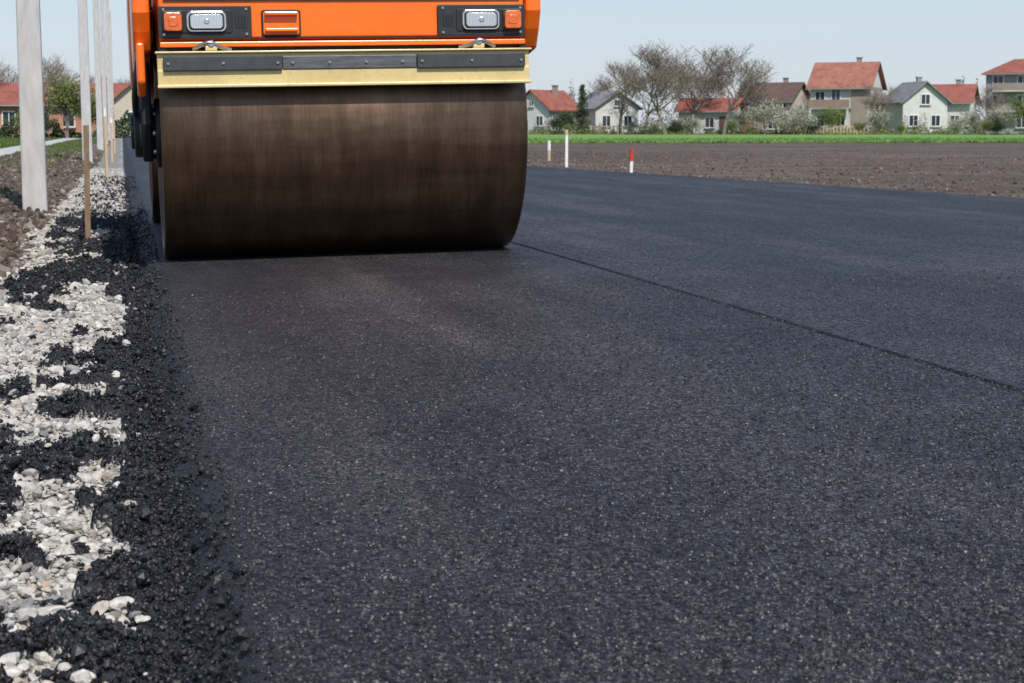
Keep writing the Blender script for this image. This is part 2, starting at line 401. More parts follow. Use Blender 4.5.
s=rng.uniform(.008,.038,n)*rng.uniform(.3,1.2,n)*(1-.35*u**.3)
V,T,t=scatter_mesh(tm1,T1,np.stack([x,y,field_h(x,y,xe)+s*.2],-1),np.stack([s,s*1.2,s*.75],-1),rng.uniform(0,.97,n))
raw_obj('soil_clods',V,T,M_clod,t)
mesh_obj('crop_field',[(5.95,80,-.06),(260,80,-.06),(260,186,-.02),(5.95,186,-.02)],[(0,1,2,3)],M_crop)

gt=np.array([[[-.5,0,0],[.5,0,0],[.15,.1,1]],[[-.5,0,0],[.5,0,0],[-.3,-.1,1]]],dtype=float); gT=np.array([[0,1,2]])
def grass(name,x,y,z,h,w,mat=M_grass):
    n=len(x); a=rng.uniform(0,6.28,n); c,s_=np.cos(a),np.sin(a); o=np.zeros(n); i=np.ones(n)
    R=np.stack([c,-s_,o,s_,c,o,o,o,i],-1).reshape(n,3,3)
    V,T,t=scatter_mesh(gt,gT,np.stack([x,y,z],-1),np.stack([w,w,h],-1),rng.uniform(0,1,n),R)
    raw_obj(name,V,T,mat,t)
n=26000; x=rng.uniform(-2.65,-1.1,n); y=17+90*rng.uniform(0,1,n)**1.5
k=fbm(x*1.2,y*.35,55,3)>np.interp(y,[17,30,60],[.62,.5,.4]); x=x[k];y=y[k];n=len(x)
grass('grass',x,y,verge_h(x,y),rng.uniform(.02,.08,n),rng.uniform(.02,.05,n))
n=30000; x=rng.uniform(-22,-4.1,n); y=16+120*rng.uniform(0,1,n)**1.3
grass('grass',x,y,np.full(n,-.16),rng.uniform(.08,.22,n),rng.uniform(.05,.12,n))
n=30000; x=6+95*rng.uniform(0,1,n); y=79.7+30*rng.uniform(0,1,n)**1.8
grass('crop_plants',x,y,np.full(n,-.07),rng.uniform(.05,.14,n),rng.uniform(.08,.2,n),M_cropl)

# ------------------------------------------------------------ poles and stakes
M_conc=simple('pole_concrete',(.52,.51,.49),(.38,.37,.355),3,.85,bd=.004,stretch=(4,4,1))
M_porc=simple('porcelain',(.75,.74,.7),None,5,.25)
M_steel=simple('galvanised',(.35,.36,.37),None,9,.45,.8)
for k in range(7):
    y=14.4+20.6*k; lean=random.uniform(-.006,.006)
    r=empty('utility_pole',(-.67+random.uniform(-.03,.03),y,-.12),(0,lean,random.uniform(-.05,.05)))
    a,b_,H=.095,.06,9.6
    V=[(-a,-a,0),(a,-a,0),(a,a,0),(-a,a,0),(-b_,-b_,H),(b_,-b_,H),(b_,b_,H),(-b_,b_,H)]
    o=mesh_obj('shaft',V,[(0,3,2,1),(4,5,6,7),(0,1,5,4),(1,2,6,5),(2,3,7,6),(3,0,4,7)],M_conc,r); bev(o,.015)
    if k<2:
        box('crossarm',(0,-.1,9.2),(1.2,.06,.08),M_steel,r,.005)
        for xx in (-.5,0,.5): cyl('insulator',(xx,-.1,9.3),.035,.12,'z',M_porc,r,12,.02)
M_wood=simple('weathered_wood',(.28,.19,.115),(.15,.10,.06),14,.9,bd=.003,stretch=(6,6,.6))
M_woodl=simple('fresh_wood',(.55,.42,.26),(.42,.3,.18),14,.8,bd=.002,stretch=(6,6,.6))
M_white=simple('white_paint',(.78,.77,.74),(.6,.59,.56),10,.6)
M_red=simple('red_paint',(.6,.04,.03),(.42,.03,.02),10,.5)
def stake(name,x,y,z,h,w,mat,top=None,tf=.3,lean=(0,0)):
    r=empty(name,(x,y,z),(lean[0],lean[1],random.uniform(0,.5)))
    hb=h*(1-tf) if top else h
    box('post',(0,0,hb/2-.05),(w,w*.7,hb+.1),mat,r,.002)
    if top: box('painted_top',(0,0,hb+h*tf/2),(w*1.04,w*.74,h*tf),top,r,.002)
stake('wooden_stake',-.21,10.4,-.08,.70,.032,M_wood,lean=(0,.01))
stake('wooden_stake',-.215,23.8,-.08,.95,.035,M_woodl,M_white,.12,(0,-.01))
stake('wooden_stake',-.22,37,-.08,.9,.04,M_woodl,M_white,.12)
stake('wooden_stake',-.22,50,-.08,.9,.04,M_woodl)
stake('marker_stake',7.64,30.1,-.08,.66,.05,M_white,M_woodl,.15)
stake('marker_stake',7.33,25.0,-.06,.36,.045,M_white,M_red,.5,(0,.03))
stake('marker_stake',9.0,37,-.08,.42,.06,M_woodl,M_white,.5)

# ------------------------------------------------------------ road roller
def paint_mat(name,c,c2,dc=(.3,.24,.19),df=.22):
    m,nt,b=new_mat(name); v=coords(nt)
    n=noise(nt,v,3,6,.7); f=noise(nt,v,45,5,.7)
    base=ramp(nt,n,[(.3,c2),(.6,c)])
    dust=ramp(nt,f,[(.52,(0,0,0)),(.8,(1,1,1))])
    L(nt,mixc(nt,math_(nt,'MULTIPLY',dust,df),base,dc),b.inputs['Base Color'])
    L(nt,math_(nt,'ADD',math_(nt,'MULTIPLY',f,.3),.2),b.inputs['Roughness'])
    b.inputs['Coat Weight'].default_value=.2; b.inputs['Coat Roughness'].default_value=.15
    bump(nt,b,f,.0004)
    return m
M_or=paint_mat('orange_paint',(.92,.165,.004),(.82,.14,.003))
M_yel=paint_mat('yellow_paint',(.66,.52,.23),(.54,.41,.17),(.3,.26,.18),.65)
M_blk=simple('black_plastic',(.025,.025,.028),(.016,.016,.018),30,.5,bd=.0005)
M_dark=simple('dark_frame',(.012,.012,.013),None,10,.6)
M_rub=simple('rubber',(.05,.052,.058),(.03,.032,.036),20,.65,bd=.001)
M_gsteel=simple('scraper_steel',(.16,.165,.17),(.085,.088,.092),12,.5,.6,bd=.001,stretch=(1,6,6))
M_bolt=simple('bolt_steel',(.45,.45,.45),None,20,.35,.9)
def drum_mat():
    m,nt,b=new_mat('drum_steel')
    v=coords(nt,(1,.02,.02)); s1=noise(nt,v,260,4,.7)
    v2=coords(nt,(1,.22,.22)); s2=noise(nt,v2,9,6,.75)
    v3=coords(nt,(.12,1,1)); s3=noise(nt,v3,7,5,.7)
    k=math_(nt,'ADD',math_(nt,'MULTIPLY',s1,.25),math_(nt,'ADD',math_(nt,'MULTIPLY',s2,.4),math_(nt,'MULTIPLY',s3,.35)))
    L(nt,ramp(nt,k,[(.36,(.060,.035,.022)),(.5,(.125,.077,.049)),(.64,(.21,.14,.095))]),b.inputs['Base Color'])
    b.inputs['Metallic'].default_value=.88
    L(nt,math_(nt,'ADD',math_(nt,'MULTIPLY',s2,.25),.30),b.inputs['Roughness'])
    bump(nt,b,s1,.0003,.5)
    return m
M_drum=drum_mat()
def lens_mat():
    m,nt,b=new_mat('headlamp_lens'); v=coords(nt)
    w=N(nt,'ShaderNodeTexWave'); w.inputs['Scale'].default_value=45; w.inputs['Distortion'].default_value=.3; L(nt,v,w.inputs['Vector'])
    L(nt,ramp(nt,w.outputs['Fac'],[(0,(.5,.52,.55)),(1,(.85,.87,.9))]),b.inputs['Base Color'])
    b.inputs['Metallic'].default_value=.6; b.inputs['Roughness'].default_value=.15; b.inputs['Coat Weight'].default_value=1
    bump(nt,b,w.outputs['Fac'],.002); return m
M_lens=lens_mat()
M_amb=simple('amber_lens',(.80,.14,.008),(.5,.08,.005),60,.15,coat=1,bd=.0005)
M_chr=simple('chrome',(.7,.7,.72),None,30,.12,1)
M_glass,ntg,bg=new_mat('cab_glass'); bg.inputs['Base Color'].default_value=(.6,.7,.72,1); bg.inputs['Transmission Weight'].default_value=.9; bg.inputs['Roughness'].default_value=.02

CX=.985; roll=-math.atan(.02); YD=8.31
R0=empty('road_roller',(CX,YD,float(road_z(CX))),(0,roll,0))
def drum(y):
    R=.58; W=.81; seg=160
    prof=[(-W+.03,.30),(-W+.03,.50),(-W,.53),(-W,.572),(-W+.008,R),(W-.008,R),(W,.572),(W,.53),(W-.03,.50),(W-.03,.30)]
    V=[];F=[]
    for (x,r) in prof:
        for i in range(seg):
            a=2*math.pi*i/seg; V.append((x,r*math.cos(a),r*math.sin(a)))
    for k in range(len(prof)-1):
        for i in range(seg):
            j=(i+1)%seg; F.append((k*seg+i,(k+1)*seg+i,(k+1)*seg+j,k*seg+j))
    o=mesh_obj('drum',V,F,M_drum,R0,loc=(0,y,R))
    sm=[ (f//seg)==4 for f in range(len(F))]; o.data.polygons.foreach_set('use_smooth',sm)
    bm=bmesh.new(); bm.from_mesh(o.data); bmesh.ops.recalc_face_normals(bm,faces=bm.faces); bm.to_mesh(o.data); bm.free()
    for s in (-1,1):
        cyl('drum_disc',(s*(W-.05),y,R),.505,.03,'x',M_dark,R0,48)
        cyl('drum_hub',(s*(W-.02),y,R),.16,.07,'x',M_dark,R0,32,b=.01)
        for i in range(8):
            a=i*math.pi/4; cyl('hub_bolt',(s*(W+.018),y+.12*math.cos(a),R+.12*math.sin(a)),.014,.02,'x',M_bolt,R0,6)
drum(0); drum(3.3)
yb=-.60; dz=-.020
extrude_profile('scraper_beam',[(yb+.03,.79),(yb-.015,.79),(yb-.02,.80),(yb-.02,.862),(yb-.012,.868),(yb-.012,.936),(yb+.03,.936)],-.815,.812,M_yel,R0,.003,(0,0,dz))
box('beam_lip',(0,yb-.022,.797+dz),(1.635,.03,.013),M_yel,R0,.003)
box('beam_top_flange',(0,yb+.03,.941+dz),(1.645,.12,.008),M_yel,R0,.002)
box('scraper_strip_steel',(.01,yb-.020,.893+dz),(.585,.010,.056),M_gsteel,R0,.002)
for a,b_ in ((-.79,-.285),(.305,.79)):
    box('scraper_strip',((a+b_)/2,yb-.027,.893+dz),(b_-a,.022,.062),M_rub,R0,.004)
    for q in (a+.02,(a+b_)/2,b_-.02): cyl('bolt',(q,yb-.041,.893+dz),.006,.006,'y',M_bolt,R0,8)
for q in np.linspace(-.24,.24,4): cyl('bolt',(q,yb-.028,.893+dz),.006,.008,'y',M_bolt,R0,8)
box('scraper_carrier',(0,yb+.10,.945),(1.60,.10,.03),M_dark,R0)
FZ=-.022
extrude_profile('front_body',[(-.54,.985),(-.575,1.0),(-.58,1.30),(-.52,1.42),(.9,1.50),(.9,1.22),(.2,1.22),(-.44,.985)],-.80,.80,M_or,R0,.012,(0,0,FZ))
box('front_lower_lip',(0,-.585,.977+FZ),(1.60,.03,.022),M_or,R0,.004)
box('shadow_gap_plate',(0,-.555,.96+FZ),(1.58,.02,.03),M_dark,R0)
box('panel_seam',(0,-.583,1.165+FZ),(1.56,.006,.006),M_dark,R0)
box('body_rib',(0,-.586,1.004+FZ),(1.59,.012,.006),M_dark,R0)
def rrect(name,cx,cz,w,h,y,d,mat,r=.02,seg=5):
    cz+=FZ
    pts=[]
    for sx,sz,a0 in ((1,1,0),(-1,1,90),(-1,-1,180),(1,-1,270)):
        for i in range(seg+1):
            a=math.radians(a0+90*i/seg); pts.append((cx+sx*(w/2-r)+r*math.cos(a),cz+sz*(h/2-r)+r*math.sin(a)))
    n=len(pts); V=[(x,y,z) for x,z in pts]+[(x,y+d,z) for x,z in pts]
    F=[tuple(range(n)),tuple(reversed(range(n,2*n)))]+[((i+1)%n,i,n+i,n+(i+1)%n) for i in range(n)]
    o=mesh_obj(name,V,F,mat,R0); bev(o,.003); return o
for s in (-1,1):
    rrect('lamp_panel',s*.605,1.073,.395,.135,-.592,.02,M_blk,.008)
    rrect('lamp_recess',s*.64,1.073,.30,.098,-.596,.01,M_dark,.012)
    rrect('headlamp_bezel',s*.60,1.073,.168,.088,-.606,.02,M_chr,.022)
    rrect('headlamp_rubber',s*.60,1.073,.152,.074,-.609,.02,M_blk,.018)
    rrect('headlamp_lens',s*.60,1.073,.138,.062,-.616,.02,M_lens,.016)
    rrect('headlamp_bulb_shade',s*.60,1.073,.024,.024,-.6185,.01,M_chr,.0115)
    rrect('indicator_base',s*.742,1.073,.088,.092,-.602,.02,M_blk,.01)
    rrect('indicator_lens',s*.742,1.073,.074,.078,-.622,.03,M_amb,.012)
    rrect('indicator_inner',s*.742,1.073,.04,.042,-.6245,.01,M_amb,.012)
    for q in (.43,.78):
        for zz in (1.02,1.126): cyl('bolt',(s*q,-.595,zz+FZ),.006,.006,'y',M_bolt,R0,8)
    for q in range(4): box('vent_slot',(s*(.435+.013*q),-.594,1.073+FZ),(.005,.006,.05),M_dark,R0)
    cyl('fitting',(s*.585,-.61,.958),.014,.03,'y',M_bolt,R0,12)
    tube('hose',[(s*.66,-.59,.935),(s*.62,-.615,.955),(s*.585,-.62,.965),(s*.55,-.61,.94),(s*.50,-.59,.932)],.009,M_bolt,R0)
    box('fitting_block',(s*.585,-.595,.937),(.05,.05,.02),M_yel,R0,.003)
rrect('step_recess',-.28,1.065,.17,.115,-.584,.01,M_dark,.012)
rrect('step_plate',-.28,1.065,.155,.10,-.588,.02,M_or,.01)
box('step_lip',(-.28,-.602,1.105+FZ),(.14,.03,.014),M_or,R0,.003)
box('step_lip',(-.28,-.602,1.035+FZ),(.14,.03,.014),M_or,R0,.003)
for s in (-1,1):
    extrude_profile('fork_upper',[(-.42,1.02),(-.36,.93),(.1,.86),(.5,.86),(.9,1.0),(.9,1.45),(-.40,1.38),(-.46,1.30),(-.46,1.1)],s*.835,s*.91,M_or,R0,.015)
    extrude_profile('fork_arm',[(-.13,.9),(-.15,.62),(-.08,.45),(.08,.45),(.15,.62),(.2,.9)],s*.84,s*.885,M_dark,R0,.01)
    cyl('drum_motor',(s*.87,0,.58),.11,.10,'x',M_dark,R0,32,b=.01)
    if s<0:
        tube('hydraulic_hose',[(s*.90,.02,.60),(s*.92,-.12,.68),(s*.90,-.2,.85),(s*.88,-.1,1.0)],.012,M_blk,R0)
        extrude_profile('side_guard',[(-.50,.97),(-.50,.80),(-.44,.74),(-.30,.74),(-.25,.86),(-.25,.97)],s*.865,s*.90,M_or,R0,.01)
    tube('hydraulic_hose',[(s*.89,.05,.58),(s*.92,.12,.7),(s*.90,.2,.85),(s*.88,.25,1.0)],.012,M_blk,R0)
    box('beam_bracket',(s*.79,yb+.08,.88),(.03,.14,.14),M_dark,R0,.004)
    extrude_profile('rear_fork_upper',[(2.4,.98),(2.8,.86),(3.3,.86),(3.7,1.0),(3.75,1.38),(2.4,1.45)],s*.835,s*.91,M_or,R0,.015)
    extrude_profile('rear_fork_arm',[(3.17,.9),(3.15,.62),(3.22,.45),(3.38,.45),(3.45,.62),(3.5,.9)],s*.84,s*.885,M_dark,R0,.01)
    cyl('drum_motor',(s*.87,3.3,.58),.11,.10,'x',M_dark,R0,32,b=.01)
cyl('articulation_pin',(0,1.3,.75),.12,.7,'z',M_dark,R0,24)
box('centre_frame',(0,1.0,.80),(.6,.7,.4),M_dark,R0,.03)
box('centre_frame_rear',(0,1.8,.80),(.6,.8,.4),M_dark,R0,.03)
box('platform',(0,1.65,1.15),(1.7,1.5,.10),M_blk,R0,.01)
extrude_profile('rear_body',[(2.4,1.22),(3.0,1.22),(3.75,1.1),(3.9,1.2),(3.88,1.55),(3.7,1.7),(2.4,1.75)],-.80,.80,M_or,R0,.03)
for s in (-1,1):
    for yy in (.95,2.35): box('cab_post',(s*.78,yy,2.0),(.07,.07,1.6),M_blk,R0,.01)
    box('cab_side_panel',(s*.79,1.65,1.35),(.03,1.33,.3),M_or,R0,.01)
    box('step',(s*.86,1.65,.6),(.12,.4,.03),M_dark,R0,.005)
    box('step_hanger',(s*.86,1.65,.86),(.03,.05,.52),M_dark,R0,.005)
    tube('handrail',[(s*.83,.85,1.4),(s*.83,.82,1.9),(s*.82,.95,2.2)],.014,M_blk,R0)
box('cab_roof',(0,1.65,2.85),(1.75,1.75,.10),M_or,R0,.04)
box('windscreen',(0,.955,2.1),(1.46,.01,1.3),M_glass,R0)
box('seat',(0,1.85,1.65),(.5,.5,.12),M_blk,R0,.04)
box('seat_back',(0,2.08,1.95),(.5,.12,.6),M_blk,R0,.05)
box('seat_pedestal',(0,1.85,1.4),(.3,.3,.4),M_dark,R0,.02)
cyl('steering_column',(0,1.25,1.5),.04,.6,'z',M_dark,R0,16)
cyl('steering_wheel',(0,1.28,1.82),.2,.03,'z',M_blk,R0,32,b=.01)

# ------------------------------------------------------------ houses
def plaster(name,c): return simple(name,c,tuple(q*.84 for q in c),1.2,.9)
def roof_mat(name,c):
    m,nt,b=new_mat(name); v=coords(nt)
    w=N(nt,'ShaderNodeTexWave'); w.inputs['Scale'].default_value=1.6; w.inputs['Distortion'].default_value=.4; w.bands_direction='X'; L(nt,v,w.inputs['Vector'])
    n=noise(nt,v,1.3,7,.7)
    col=ramp(nt,n,[(.3,tuple(q*.62 for q in c)),(.5,c),(.7,tuple(min(1,q*1.3) for q in c))])
    col=mixc(nt,1,col,ramp(nt,w.outputs['Fac'],[(0,(.78,.78,.78)),(1,(1.08,1.08,1.08))]),'MULTIPLY')
    L(nt,col,b.inputs['Base Color']); b.inputs['Roughness'].default_value=.85; bump(nt,b,w.outputs['Fac'],.05)
    return m
P_white=plaster('plaster_white',(.60,.59,.56)); P_cream=plaster('plaster_cream',(.52,.46,.37)); P_grey=plaster('plaster_grey',(.30,.31,.31))
P_brown=plaster('plaster_brown',(.30,.22,.17)); P_sal=plaster('plaster_salmon',(.42,.22,.15)); P_bare=plaster('render_bare',(.33,.275,.225))
def brick():
    m,nt,b=new_mat('brickwork'); v=coords(nt,(1,1,1))
    t=N(nt,'ShaderNodeTexBrick'); t.inputs['Scale'].default_value=3; t.inputs['Color1'].default_value=(.33,.15,.09,1); t.inputs['Color2'].default_value=(.25,.12,.08,1); t.inputs['Mortar'].default_value=(.3,.27,.23,1)
    L(nt,v,t.inputs['Vector']); L(nt,t.outputs['Color'],b.inputs['Base Color']); b.inputs['Roughness'].default_value=.9; return m
P_brick=brick()
Rf_red=roof_mat('roof_tile_red',(.31,.10,.07)); Rf_or=roof_mat('roof_tile_orange',(.36,.145,.10)); Rf_br=roof_mat('roof_tile_brown',(.13,.08,.065)); Rf_gr=roof_mat('roof_sheet_grey',(.25,.25,.26))
M_win,ntw,bw=new_mat('window_glass'); bw.inputs['Base Color'].default_value=(.03,.04,.05,1); bw.inputs['Roughness'].default_value=.08
M_door=simple('door_wood',(.14,.07,.04),None,4,.6)
def at(bearing,dist):
    b=math.radians(bearing); return dist*math.sin(b),dist*math.cos(b)
def window(r,x,y,z,w,h,side='f',frame=None):
    fr=frame or M_white
    rx={'f':0,'r':math.pi/2,'l':-math.pi/2}[side]
    g=empty('window',(x,y,z),(0,0,rx)); g.parent=r
    box('glass',(0,-.02,0),(w,.03,h),M_win,g)
    for sx in (-1,1): box('jamb',(sx*w/2,-.035,0),(.09,.09,h+.1),fr,g)
    for sz in (-1,1): box('rail',(0,-.037,sz*h/2),(w-.09,.085,.09),fr,g)
    box('mullion',(0,-.04,0),(.06,.06,h-.1),fr,g)
    box('sill',(0,-.09,-h/2-.08),(w+.25,.2,.06),P_grey,g)
def house(name,bearing,dist,w,d,eave,ridge,axis,wall,roof,yaw=0,windows=(),chim=True,hip=0):
    x,y=at(bearing,dist)
    r=empty(name,(x,y,-.15),(0,0,-math.radians(bearing)+math.radians(yaw)))
    hw,hd=w/2,d/2; 
    if axis=='x':
        V=[(-hw,-hd,0),(hw,-hd,0),(hw,hd,0),(-hw,hd,0),(-hw,-hd,eave),(hw,-hd,eave),(hw,hd,eave),(-hw,hd,eave),(-hw+hip,0,ridge),(hw-hip,0,ridge)]
        F=[(0,1,5,4),(2,3,7,6),(1,2,6,9,5),(3,0,4,8,7)] if not hip else [(0,1,5,4),(2,3,7,6),(1,2,6,5),(3,0,4,7)]
    else:
        V=[(-hw,-hd,0),(hw,-hd,0),(hw,hd,0),(-hw,hd,0),(-hw,-hd,eave),(hw,-hd,eave),(hw,hd,eave),(-hw,hd,eave),(0,-hd,ridge),(0,hd,ridge)]
        F=[(0,1,5,8,4),(2,3,7,9,6),(1,2,6,5),(3,0,4,7)]
    mesh_obj('walls',V,F,wall,r)
    o=.45; run=hd if axis=='x' else hw; L_=hw if axis=='x' else hd
    sl=(ridge-eave)/run; ez=eave-sl*o
    T=.16; Vr=[];Fr=[]
    for s in (-1,1):
        b0=len(Vr)
        e1=L_+o; rr=L_+o-hip if hip else L_+o
        pts=[(-e1,s*(run+o),ez),(e1,s*(run+o),ez),(rr,0,ridge),(-rr,0,ridge)]
        for dz in (.03,.03+T):
            for (p,q,z) in pts:
                Vr.append((p,q,z+dz) if axis=='x' else (q,p,z+dz))
        Fr+=[(b0,b0+1,b0+2,b0+3),(b0+4,b0+5,b0+6,b0+7),(b0,b0+1,b0+5,b0+4),(b0+1,b0+2,b0+6,b0+5),(b0+3,b0,b0+4,b0+7)]
    if hip:
        for s in (-1,1):
            b0=len(Vr); Vr+=[(s*(L_+o),-(run+o),ez+T+.03),(s*(L_+o),run+o,ez+T+.03),(s*(L_+o-hip),0,ridge+T+.03)]; Fr.append((b0,b0+1,b0+2))
            b0=len(Vr); Vr+=[(s*(L_+o),-(run+o),ez+.03),(s*(L_+o),run+o,ez+.03),(s*(L_+o),run+o,ez+T+.03),(s*(L_+o),-(run+o),ez+T+.03)]; Fr.append((b0,b0+1,b0+2,b0+3))
    mesh_obj('roof',Vr,Fr,roof,r)
    if axis=='x': box('gutter',(0,-(run+o+.05),ez+.08),(2*L_+.9,.1,.1),P_grey,r)
    for (side,u,z,ww,hh) in windows:
        if side=='f': window(r,u,-hd,z,ww,hh,'f')
        elif side=='r': window(r,hw,u,z,ww,hh,'r')
        elif side=='l': window(r,-hw,u,z,ww,hh,'l')
        elif side=='d': box('door',(u,-hd-.03,hh/2+.1),(ww,.08,hh),M_door,r)
    if chim:
        cx_,cy_=(hw*.35,hd*.25) if axis=='x' else (hw*.3,hd*.2)
        box('chimney',(cx_,cy_,ridge+.0),(.5,.5,1.3),P_brick,r); box('chimney_cap',(cx_,cy_,ridge+.7),(.65,.65,.1),P_grey,r)
    return r
D=200
house('white_house',13.6,D,4.6,6.5,3.0,4.9,'y',P_white,Rf_red,-32,[('f',-1.1,1.6,.9,1.1),('f',1.1,1.6,.9,1.1),('f',0,3.5,.6,.6),('r',-2,1.6,1,1.1),('r',1.5,1.6,1,1.1),('l',-2,1.6,1,1.1)])
house('white_house',15.5,D+2,5.2,7,3.1,4.8,'y',P_white,Rf_gr,22,[('f',-1.3,1.6,1,1.2),('f',1.3,1.6,1,1.2),('f',0,3.6,.7,.7),('r',0,1.6,1,1.1)])
house('white_house',18.9,D,6.2,6,2.7,4.0,'x',P_white,Rf_red,-10,[('f',-2,1.4,1,1.1),('f',.4,1.4,1,1.1),('d',2,1,1,2)])
r=house('brown_house',20.9,D+12,6.6,7,4.0,6.0,'x',P_cream,Rf_br,-20,[('f',-2.2,3.1,1.1,1.2),('f',.2,3.1,1.1,1.2),('f',2.3,3.1,1.1,1.2),('f',-2.2,1.2,1.1,1),('f',1.2,1.2,1.1,1),('r',0,3,1.1,1.2)])
r=house('garage',19.85,D+4,3.6,4,2.2,3.1,'y',P_bare,Rf_br,18,[('d',0,1,1.9,1.9)],chim=False)
r=house('two_storey_house',23.2,D+3,6.6,6.5,5.4,8.0,'x',P_white,Rf_or,-14,[('f',-2.2,4.2,1.1,1.3),('f',-.4,4.2,1.0,2.0),('f',-2.2,1.6,1.1,1.3),('f',.2,1.6,1.0,1.3),('r',-2,4.2,1,1.2),('r',1.5,4.2,1,1.2),('r',-2,1.6,1,1.2)])
box('balcony_slab',(-.9,-3.85,2.95),(4.6,1.2,.16),P_grey,r); box('balcony_rail',(-.9,-4.4,3.5),(4.6,.07,.9),P_brown,r)
for q in (-3.0,1.2): box('balcony_column',(q,-4.35,1.45),(.22,.22,2.84),P_white,r)
box('brown_cladding',(2.3,-3.29,2.7),(1.9,.06,5.3),P_bare,r); box('brown_gable_wall',(3.33,0,2.7),(.06,6.4,5.3),P_bare,r)
r=house('white_house',25.3,D,5.0,7,3.7,5.7,'y',P_white,Rf_gr,20,[('f',-1.3,1.6,1,1.2),('f',1.2,1.6,1,1.2),('f',0,3.9,1,1.1),('r',-1,1.6,1,1.2)])
house('red_roof_house',26.35,D+4,5.4,6,3.7,5.5,'x',P_white,Rf_red,-8,[('f',-1.2,1.6,1,1.2),('f',1.2,1.6,1,1.2)])
r=house('apartment_house',28.85,D+14,8.4,9,7.0,8.6,'x',P_grey,Rf_red,-12,[('f',u,z,1.2,1.3) for u in (-2.8,0,2.8) for z in (1.5,3.9,6.1)]+[('l',u,z,1.1,1.2) for u in (-2,2) for z in (1.5,3.9,6.1)],hip=2.6)
for z in (2.7,5.0): box('balcony_slab',(-1.4,-5.0,z),(3.6,1.1,.15),P_white,r); box('balcony_rail',(-1.4,-5.5,z+.5),(3.6,.06,.8),P_bare,r)
house('red_roof_house',-3.6,150,8.5,7,2.7,4.3,'x',P_sal,Rf_red,6,[('f',-2.5,1.5,1,1.2),('f',0,1.5,1,1.2),('f',2.5,1.5,1,1.2)])
house('red_roof_house',-.9,158,5.6,8,2.7,4.5,'x',P_sal,Rf_red,-6,[('f',-1.6,1.5,1,1.2),('f',1.4,1.5,1,1.2)])
house('red_roof_house',.35,150,4.4,6,2.5,4.4,'y',P_cream,Rf_or,0,[('f',0,1.5,1,1.2)],chim=False)
def fence(b0,b1,d,mat,h=1.1):
    x0,y0=at(b0,d); x1,y1=at(b1,d); r=empty('garden_fence',(x0,y0,-.12),(0,0,math.atan2(y1-y0,x1-x0)))
    ln=math.hypot(x1-x0,y1-y0); n=int(ln/2.2)
    for i in range(n+1): box('post',(i*ln/n,0,h/2),(.12,.12,h),P_grey,r)
    for z in (.35,.95): box('rail',(ln/2,-.075,z),(ln,.03,.08),mat,r)
    V=[];F=[]
    for i in range(int(ln/.35)):
        b0_=len(V); xx=.15+i*.35
        for yy in (-.118,-.093):
            V+=[(xx-.06,yy,.1),(xx+.06,yy,.1),(xx+.06,yy,1.0),(xx,yy,1.08),(xx-.06,yy,1.0)]
        F+=[tuple(b0_+q for q in range(5)),tuple(b0_+5+q for q in range(5))]+[(b0_+q,b0_+(q+1)%5,b0_+5+(q+1)%5,b0_+5+q) for q in range(5)]
    mesh_obj('pickets',V,F,mat,r)
fence(21.4,23.9,190,M_woodl); fence(15,17,191,M_woodl)

# ------------------------------------------------------------ trees
def segs_to_mesh(segs):
    P0=np.array([s[0] for s in segs]);P1=np.array([s[1] for s in segs]);r0=np.array([s[2] for s in segs]);r1=np.array([s[3] for s in segs])
    d=P1-P0; d/=np.linalg.norm(d,axis=1)[:,None]+1e-9
    up=np.where(np.abs(d[:,2:3])>.9,np.array([[1,0,0]]),np.array([[0,0,1]]))
    a=np.cross(d,up); a/=np.linalg.norm(a,axis=1)[:,None]; b=np.cross(d,a)
    vs=[]
    k=4
    for P,r in ((P0,r0),(P1,r1)):
        for i in range(k):
            t=2*math.pi*i/k; vs.append(P+r[:,None]*(a*math.cos(t)+b*math.sin(t)))
    V=np.stack(vs,1).reshape(-1,3); n=len(segs)
    Q=np.array([[i,(i+1)%k,k+(i+1)%k,k+i] for i in range(k)])
    T=(Q[None]+(np.arange(n)*2*k)[:,None,None]).reshape(-1,4)
    return V,T
def grow(p,d,ln,r,lvl,maxl,segs,tips,spread,rnd,up=.12,rmin=.02,kids=(3,5)):
    n=3; q=p
    for i in range(n):
        d=d+np.array([rnd.gauss(0,.13),rnd.gauss(0,.13),rnd.gauss(0,.06)+up]); d=d/np.linalg.norm(d)
        q2=q+d*ln/n; ra=max(rmin,r*(1-.45*i/n)); rb=max(rmin,r*(1-.45*(i+1)/n))
        segs.append((q,q2,ra,rb)); 
        if lvl>=maxl-1: tips.append((q2,lvl))
        if lvl<maxl and (i>0 or (lvl==0 and i>0)):
            for k in range(rnd.randint(*kids) if lvl>0 else rnd.randint(3,4)):
                a=rnd.uniform(0,6.283); v=np.array([math.cos(a),math.sin(a),rnd.uniform(-.1,.6)])
                dd=d*(1-spread)+v*spread; dd/=np.linalg.norm(dd)
                grow(q2,dd,ln*rnd.uniform(.55,.75),rb*.6,lvl+1,maxl,segs,tips,spread,rnd,up,rmin,kids)
        q=q2
leafT=np.array([[[-.5,0,0],[0,-.35,.1],[.5,0,0],[0,.35,-.1]]],dtype=float); leafF=np.array([[0,1,2,3]])
def leaves(pts,n,jit,size,mat,name):
    pts=np.array(pts); i=rng.integers(0,len(pts),n); P=pts[i]+rng.normal(size=(n,3))*jit
    P[:,2]=np.maximum(P[:,2],.1)
    s=rng.uniform(.5,1.3,n)*size
    cl=fbm(P[:,0]*.9+P[:,2],P[:,1]*.9+P[:,2]*.7,6,3)
    V,T,t=scatter_mesh(leafT,leafF,P,np.stack([s,s,s],-1),np.clip((cl-.25)*1.6+rng.normal(size=n)*.15,0,1))
    return raw_mesh(name,V,T,mat,t)
